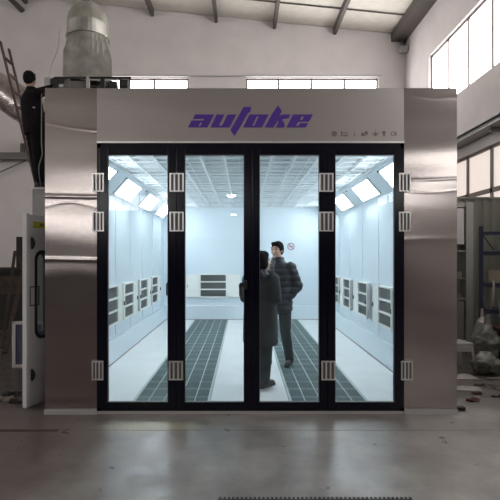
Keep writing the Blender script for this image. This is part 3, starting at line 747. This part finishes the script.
bm = bmesh.new(); tube(bm, spline([(*rkp(a, b), c) for a, b, c in [(3.78, 7.75, 1.14), (3.78, 7.58, 1.15), (3.79, 7.52, 1.05), (3.77, 7.53, .85), (3.74, 7.62, .74), (3.70, 7.75, .738)]], 6), .018, 8)
tag(obj('hose', bm, M['plastic'], smooth=True), 'short pale hose looping down between two shelves of the blue rack', 'hose')
# stool
st = thing('plastic_stool', 'low off-white plastic stool beside the booth right corner', 'stool', (2.90, 6.85, 0), .15)
obj('seat', B((-.18, .18, -.16, .16, .32, .36), (-.17, .17, -.16, -.145, .24, .32), (-.17, .17, .145, .16, .24, .32), bev=.008), M['plastic'], st)
for x in (-1, 1):
    for y in (-1, 1):
        bm = bmesh.new(); bar(bm, (x*.19, y*.17, 0), (x*.155, y*.14, .325), .04, .03); obj('leg', bm, M['plastic'], st)
# sacks
def sack(name, c, r, m, lab, seed, knot=True, cat='bag'):
    bm = bmesh.new(); ell(bm, (0, 0, r[2]), r, sub=4)
    if knot: ell(bm, (r[0]*.1, 0, r[2]*2.05), (r[0]*.25, r[1]*.25, r[2]*.35), sub=3)
    for v in bm.verts:
        n = noise.noise(v.co*7+Vector((seed, 0, 0)))*.05+(abs(noise.noise(v.co*14+Vector((0, seed, 0))))-.2)*.06
        d = (v.co-Vector((0, 0, r[2]))).normalized(); v.co += d*n
        v.co.z = max(v.co.z, 0)
    o = link(name, remesh(bm, .014, 1, name), m); o.location = c; return tag(o, lab, cat, 'plastic sacks by the rack')
sack('plastic_sack', (3.14, 6.45, .001), (.2, .15, .14), M['film'], 'cloudy green-grey plastic sack low on the floor beside the stool', 1.3, False)
sack('plastic_sack', (3.38, 6.95, .001), (.17, .16, .29), M['film'], 'upright cloudy plastic sack behind the low one', 4.3)
dark = thing('metal_crate', 'dark rusty crate at the right edge with a pale sack on it', 'crate', (3.83, 6.95, 0))
obj('body', B((-.26, .3, -.2, .25, .06, .5), bev=.01), M['darkstuff'], dark); obj('rim', B((-.28, .32, -.22, .27, .5, .53)), M['redrag'], dark)
for x in (-.22, .26): obj('foot', B((x-.03, x+.03, -.18, .2, 0, .06)), M['darkstuff'], dark)
sack('plastic_sack', (3.84, 6.95, .531), (.25, .2, .17), M['filmw'], 'pale plastic sack heaped on the dark crate', 7.7, False)
sack('plastic_sack', (3.48, 7.3, .001), (.1, .09, .33), M['filmw'], 'small slim pale sack between the upright sack and the rack', 9.1)
bd = tag(obj('board', B((-.3, .22, -.1, .1, 0, .012)), M['paper']), 'pale flat board on the floor nearest the booth right corner', 'board', 'boards on the right floor'); bd.location = (2.5, 5.75, .001); bd.rotation_euler = (0, 0, -.2)
bd = tag(obj('board', B((-.3, .2, -.13, .13, 0, .01)), M['paper']), 'pale flat board lying farther back, in front of the stool', 'board', 'boards on the right floor'); bd.location = (2.72, 6.3, .001)
for i, (x, y, s, m, lab) in enumerate((
    (2.42, 5.28, (.12, .08), 'redrag', 'dark red rag on the right floor, nearest the camera'),
    (2.6, 5.55, (.1, .07), 'redrag', 'small dark red scrap to the right of the pale board'),
    (2.52, 5.4, (.07, .06), 'paper', 'tiny pale scrap among the red rags'),
    (2.28, 5.44, (.09, .06), 'blackmat', 'black scrap on the right floor nearest the booth'),
    (2.8, 5.9, (.12, .05), 'wood', 'thin brown scrap farthest back on the right floor'),
    (2.95, 5.75, (.14, .08), 'film', 'cloudy film scrap to the right of the brown scrap'),
    (2.75, 5.42, (.1, .04), 'darkstuff', 'thin black scrap at the far right beside the red rags'),
    (3.3, 6.0, (.22, .14), 'film', 'larger cloudy film sheet lying before the low sack'),
    (3.15, 6.2, (.2, .03), 'paper', 'long pale strip lying before the sacks'))):
    scrap(x, y, s, M[m], lab, 'scrap', 'scraps on the right floor', seed=30+i*3.3)
tag(obj('rubber_stop', B((2.12, 2.2, 4.93, 5.0, 0, .04), bev=.01), M['blackmat']), 'small black rubber block at the foot of the booth right corner', 'stopper')
dg = thing('drain_grate', 'black slotted drain grate at the bottom edge of the picture', 'drain grate', (.45, 2.96, 0))
bm = bmesh.new()
for i in range(45): box(bm, -.6+i*.0272, -.6+i*.0272+.014, -.2, .2, .001, .008)
obj('slats', bm, M['blackmat'], dg); obj('tray', B((-.61, .61, -.2, .185, .0005, .002)), M['darkstuff'], dg)

# ------------------------------------------------------------------ people
def person(lab, loc, rz, H, J, parts, yaw=0, group=None):
    """J: joints in local metres, facing -y. body = one continuous mesh"""
    bm = bmesh.new(); hz = J['head']; hx, hy, hzz = hz
    R = Matrix.Rotation(yaw, 3, 'Z'); hc = Vector(hz)
    def hp(x, y, z): return hc+R @ Vector((x, y, z))
    ell(bm, hp(0, .012, .022), (.072, .088, .088), R); ell(bm, hp(0, -.018, -.045), (.056, .064, .068), R)
    caps(bm, hp(0, -.078, .0), hp(0, -.098, -.03), .010, .014); ell(bm, hp(0, -.076, -.095), (.022, .018, .018), R)
    for s in (-1, 1):
        ell(bm, hp(s*.074, .008, -.015), (.011, .02, .032), R, 2); ell(bm, hp(s*.034, -.062, -.03), (.024, .02, .024), R, 2); caps(bm, hp(s*.012, -.085, .022), hp(s*.05, -.07, .024), .010, .009)
    caps(bm, hp(-.016, -.082, -.062), hp(.016, -.082, -.062), .009, .009)
    caps(bm, J['neck'], hp(0, .012, -.06), .055, .052)
    tx, ty, tz = J['neck']; px_, py_, pz = J['pelvis']
    loft(bm, [(px_, py_, pz-.1, .13, .10), (px_, py_, pz, .155, .115), (px_*.6+tx*.4, py_*.6+ty*.4, pz+(tz-pz)*.35, .13, .10), (tx, ty, tz-.18, .155, .11), (tx, ty, tz-.07, .16, .09), (tx, ty, tz, .06, .055)])
    for s in 'LR':
        caps(bm, J['hip'+s], J['knee'+s], .08, .055); caps(bm, J['knee'+s], J['ank'+s], .055, .038)
        a = Vector(J['ank'+s]); f = Vector(J.get('foot'+s, (0, -1, 0))); caps(bm, a+Vector((0, 0, -.03)), a+f*.13+Vector((0, 0, -.05)), .035, .03)
        caps(bm, J['sho'+s], J['elb'+s], .052, .04); caps(bm, J['elb'+s], J['wri'+s], .04, .027)
        w = Vector(J['wri'+s]); e = Vector(J['elb'+s]); d = (w-e).normalized(); pn = Vector(J.get('palm'+s, (0, 0, -1)))
        sd = d.cross(pn).normalized(); pn = sd.cross(d).normalized()*(-1 if sd.cross(d).dot(pn) < 0 else 1)
        pc = w+d*.055
        for k in (-1.5, -.5, .5, 1.5): caps(bm, w+d*.015, w+d*.085+sd*k*.019, .016, .012)
        for k, ln in zip((-1.5, -.5, .5, 1.5), (.062, .075, .08, .07)):
            b0 = w+d*.085+sd*k*.021; b1 = b0+d*ln*.5+pn*ln*.15; b2 = b1+d*ln*.32+pn*ln*.35
            caps(bm, b0, b1, .0098, .009, 1); caps(bm, b1, b2, .009, .0078, 1)
        t0 = w+d*.025+sd*.022; t1 = t0+sd*.028+d*.03+pn*.012; t2 = t1+d*.028+pn*.016+sd*.006
        caps(bm, t0, t1, .014, .0115, 1); caps(bm, t1, t2, .0115, .009, 1)
    me = remesh(bm, .0075, 3, 'person')
    o = link('person', me, parts['skin']); o.location = loc; o.rotation_euler = (0, 0, rz)
    tag(o, lab, 'person', group); o.scale = (.985,)*3
    # eyes, brows, lips
    for s in (-1, 1):
        b = bmesh.new(); ell(b, hp(s*.031, -.082, .004), (.013, .006, .006), R, 2); obj('eye', b, M['eye'], o, True)
        b = bmesh.new(); caps(b, hp(s*.016, -.094, .03), hp(s*.05, -.079, .032), .0045, .0035, 1); obj('eyebrow', b, M['hair'], o, True)
    b = bmesh.new(); caps(b, hp(-.02, -.089, -.062), hp(.02, -.089, -.062), .005, .005, 1); obj('mouth', b, M['lip'], o, True)
    # hair
    b = bmesh.new()
    if parts.get('bob'):
        ell(b, hp(0, .025, .03), (.088, .098, .094), R); ell(b, hp(0, .055, -.04), (.084, .062, .085), R)
        for s in (-1, 1): ell(b, hp(s*.07, .01, -.035), (.022, .05, .07), R)
        ell(b, hp(0, -.02, .07), (.07, .06, .05), R)
    else:
        ell(b, hp(0, .022, .042), (.083, .094, .084), R); ell(b, hp(0, .055, -.01), (.073, .052, .07), R)
        caps(b, hp(-.04, -.05, .088), hp(.04, -.05, .09), .024, .026)
        for s in (-1, 1): ell(b, hp(s*.068, .02, .02), (.018, .05, .05), R)
    link('hair', remesh(b, .008, 2, 'hair'), M['hair'], o)
    # trousers
    b = bmesh.new(); px_, py_, pz = J['pelvis']
    loft(b, [(px_, py_, pz-.1, .15, .12), (px_, py_, pz, .175, .135), (px_, py_, pz+.12, .16, .12)])
    for s in 'LR':
        a = Vector(J['ank'+s]); caps(b, J['hip'+s], J['knee'+s], parts.get('thigh', .10), parts.get('knee', .078)); tube(b, [Vector(J['knee'+s]), a+Vector((0, 0, -.03))], [parts.get('knee', .078), parts.get('cuff', .064)], 16)
    link('trousers', remesh(b, .012, 3, 'trousers'), parts['tm'], o)
    for s in 'LR':
        b = bmesh.new(); a = Vector(J['ank'+s]); f = Vector(J.get('foot'+s, (0, -1, 0))).normalized(); g = Vector((a.x, a.y, a.z-.085))
        bt = parts.get('boot', .04)
        caps(b, g-f*.035+Vector((0, 0, .045)), g+f*.15+Vector((0, 0, .035)), .045, .036); caps(b, g+f*.0+Vector((0, 0, .06)), a+Vector((0, 0, bt)), .05, .052); caps(b, g-f*.05+Vector((0, 0, .015)), g+f*.165+Vector((0, 0, .013)), .034, .036)
        for v in b.verts: v.co.z = max(v.co.z, g.z+0.0)
        link('shoe', remesh(b, .01, 2, 'shoe'), parts['sm'], o)
    # upper garment
    b = bmesh.new()
    loft(b, parts['rings'], 28)
    for s in 'LR':
        sh = Vector(J['sho'+s]); caps(b, sh+Vector((0, 0, -.01)), J['elb'+s], parts.get('sr', .078), .066); w = Vector(J['wri'+s]); e = Vector(J['elb'+s])
        ell(b, J['elb'+s], (.068,)*3); tube(b, [e, w+(w-e).normalized()*.01], [.066, .048], 16)
    me = remesh(b, .011, 6, 'jacket')
    if parts.get('puff'):
        P = parts['puff']
        for v in me.vertices:
            v.co += v.normal*(abs(math.sin(PI*v.co.z/P))**.5-.5)*.016
    jk = link(parts['gname'], me, parts['jm'], o)
    for nm, bmf, mm in parts.get('extra', []): obj(nm, bmf, mm, jk, True)
    return o

# man in the puffer jacket
Jm = dict(head=(-.0, -.03, 1.615), neck=(0, .0, 1.46), pelvis=(0, .02, .93), hipL=(.09, .03, .88), hipR=(-.09, .01, .88),
    kneeL=(.10, .03, .49), kneeR=(-.12, -.05, .49), ankL=(.14, .10, .105), ankR=(-.13, -.06, .105), footL=(.1, -1, 0), footR=(-.3, -1, 0),
    shoL=(.185, .0, 1.39), shoR=(-.185, .0, 1.39), elbL=(.275, .055, 1.12), elbR=(-.275, .03, 1.12), wriL=(.17, -.03, .95), wriR=(-.17, -.04, .95), palmL=(-1, 0, 0), palmR=(1, 0, 0))
b1 = bmesh.new(); tube(b1, [(0, -.152, .8), (0, -.155, 1.1), (0, -.142, 1.38), (0, -.10, 1.47)], .006, 6)
b2 = bmesh.new(); box(b2, .12, .19, -.135, -.115, .93, .95)
person('taller person in a black quilted jacket, hands in pockets, facing the one in a coat', (.475, 6.82, .021), -math.radians(26), 1.73, Jm,
    dict(skin=M['skin'], tm=M['trouser'], sm=M['shoe'], jm=M['puffer'], gname='jacket', puff=.085, thigh=.10, knee=.075, cuff=.06,
    rings=[(0, .02, .76, .185, .15), (0, .02, .80, .20, .16), (0, .02, 1.0, .2, .158), (0, .01, 1.2, .205, .152), (0, 0, 1.34, .21, .14), (0, 0, 1.42, .165, .11), (0, 0, 1.47, .09, .085), (0, -.005, 1.525, .078, .08)],
    extra=[('zip', b1, M['greydark'])]), yaw=-.15)
# person in the long dark coat
Jw = dict(head=(0, -.035, 1.475), neck=(0, 0, 1.34), pelvis=(0, 0, .86), hipL=(.08, 0, .82), hipR=(-.08, 0, .82),
    kneeL=(.085, -.02, .46), kneeR=(-.085, .03, .46), ankL=(.085, 0, .105), ankR=(-.085, .07, .105), footL=(.05, -1, 0), footR=(-.15, -1, 0),
    shoL=(.165, 0, 1.275), shoR=(-.165, 0, 1.275), elbL=(.215, .0, 1.04), elbR=(-.215, .02, 1.04), wriL=(.07, -.22, 1.10), wriR=(-.07, -.23, 1.06), palmL=(-1, 0, 0), palmR=(1, 0, 0))
b3 = bmesh.new(); ell(b3, (0, .095, 1.31), (.095, .055, .075))
person('shorter person in a long dark hooded coat, seen from behind through the third door leaf', (.205, 5.75, .021), math.radians(148), 1.59, Jw,
    dict(skin=M['skin'], bob=True, tm=M['trouser'], sm=M['shoeg'], jm=M['coat'], gname='coat', boot=.10, thigh=.095, knee=.075, cuff=.065,
    rings=[(0, .01, .50, .205, .17), (0, .01, .54, .215, .178), (0, .01, .85, .21, .168), (0, .01, 1.05, .19, .148), (0, 0, 1.22, .19, .132), (0, 0, 1.29, .15, .11), (0, 0, 1.335, .085, .08), (0, -.0, 1.375, .07, .072)],
    extra=[('hood', b3, M['coat'])]), yaw=-.55)
# worker on the cabinet
def wl(dx, dy, z):
    a = math.radians(131); return (math.cos(a)*dx+math.sin(a)*dy, -math.sin(a)*dx+math.cos(a)*dy, z)
Jk = dict(head=wl(-.07, 0, 1.575), neck=wl(-.04, 0, 1.42), pelvis=wl(.02, 0, .90), hipL=wl(-.04, .06, .86), hipR=wl(.07, -.06, .86),
    kneeL=wl(.0, .08, .48), kneeR=wl(.09, -.04, .48), ankL=wl(.05, .06, .105), ankR=wl(.11, -.07, .105), footL=(0, -1, 0), footR=(0, -1, 0),
    shoL=wl(-.13, .12, 1.35), shoR=wl(.09, -.12, 1.35), elbL=wl(.0, .27, 1.12), elbR=wl(.2, -.16, 1.36), wriL=wl(.1, .40, 1.16), wriR=wl(.31, -.10, 1.44), palmL=(0, 0, -1), palmR=(0, 0, -1))
c0 = wl(-.05, 0, 0); c1 = wl(.0, 0, 0)
b4 = bmesh.new(); q = Vector(wl(.05, -.155, 1.13)); ell(b4, q, (.028, .02, .014), None, 2)
person('worker in dark clothes standing on the fan cabinet, reaching onto the platform', (-3.09, 7.42, 2.521), math.radians(131), 1.69, Jk,
    dict(skin=M['skind'], bob=False, tm=M['blackcloth'], sm=M['shoe'], jm=M['navy'], gname='jacket', thigh=.12, knee=.10, cuff=.07,
    rings=[(c1[0], c1[1], .78, .17, .14), (c1[0], c1[1], .84, .185, .15), (c0[0]*.5, c0[1]*.5, 1.05, .18, .15), (c0[0], c0[1], 1.25, .195, .145), (c0[0], c0[1], 1.36, .16, .115), (c0[0], c0[1], 1.42, .085, .08), (c0[0], c0[1], 1.47, .07, .07)],
    extra=[('badge', b4, M['greypaint'])]), yaw=.85).scale = (1.03,)*3
bm = bmesh.new(); tube(bm, spline([(-2.93, 7.25, 2.53), (-2.95, 7.22, 2.8), (-2.90, 7.22, 3.0), (-2.91, 7.22, 3.2), (-2.90, 7.2, 3.86)], 6), .008, 6)
tag(obj('cable', bm, M['greydark'], smooth=True), 'loose grey cable hanging beside the worker\'s legs', 'cable')

# ------------------------------------------------------------------ camera, world, view
w = bpy.data.worlds.new('World'); scene.world = w; w.use_nodes = True
bg = w.node_tree.nodes['Background']; bg.inputs[0].default_value = (.6, .7, .85, 1); bg.inputs[1].default_value = .3
cam = bpy.data.cameras.new('Camera'); co = bpy.data.objects.new('Camera', cam); COL.objects.link(co)
co.location = (0, 0, EYE); co.rotation_euler = (PI/2, 0, 0)
cam.sensor_width = 36; cam.lens = 36; cam.shift_x = 7/500; cam.shift_y = 6/500; cam.clip_start = .05; cam.clip_end = 200
scene.camera = co
vs = scene.view_settings; vs.view_transform = 'Standard'; vs.look = 'None'; vs.gamma = 1; vs.use_curve_mapping = False; vs.exposure = 0
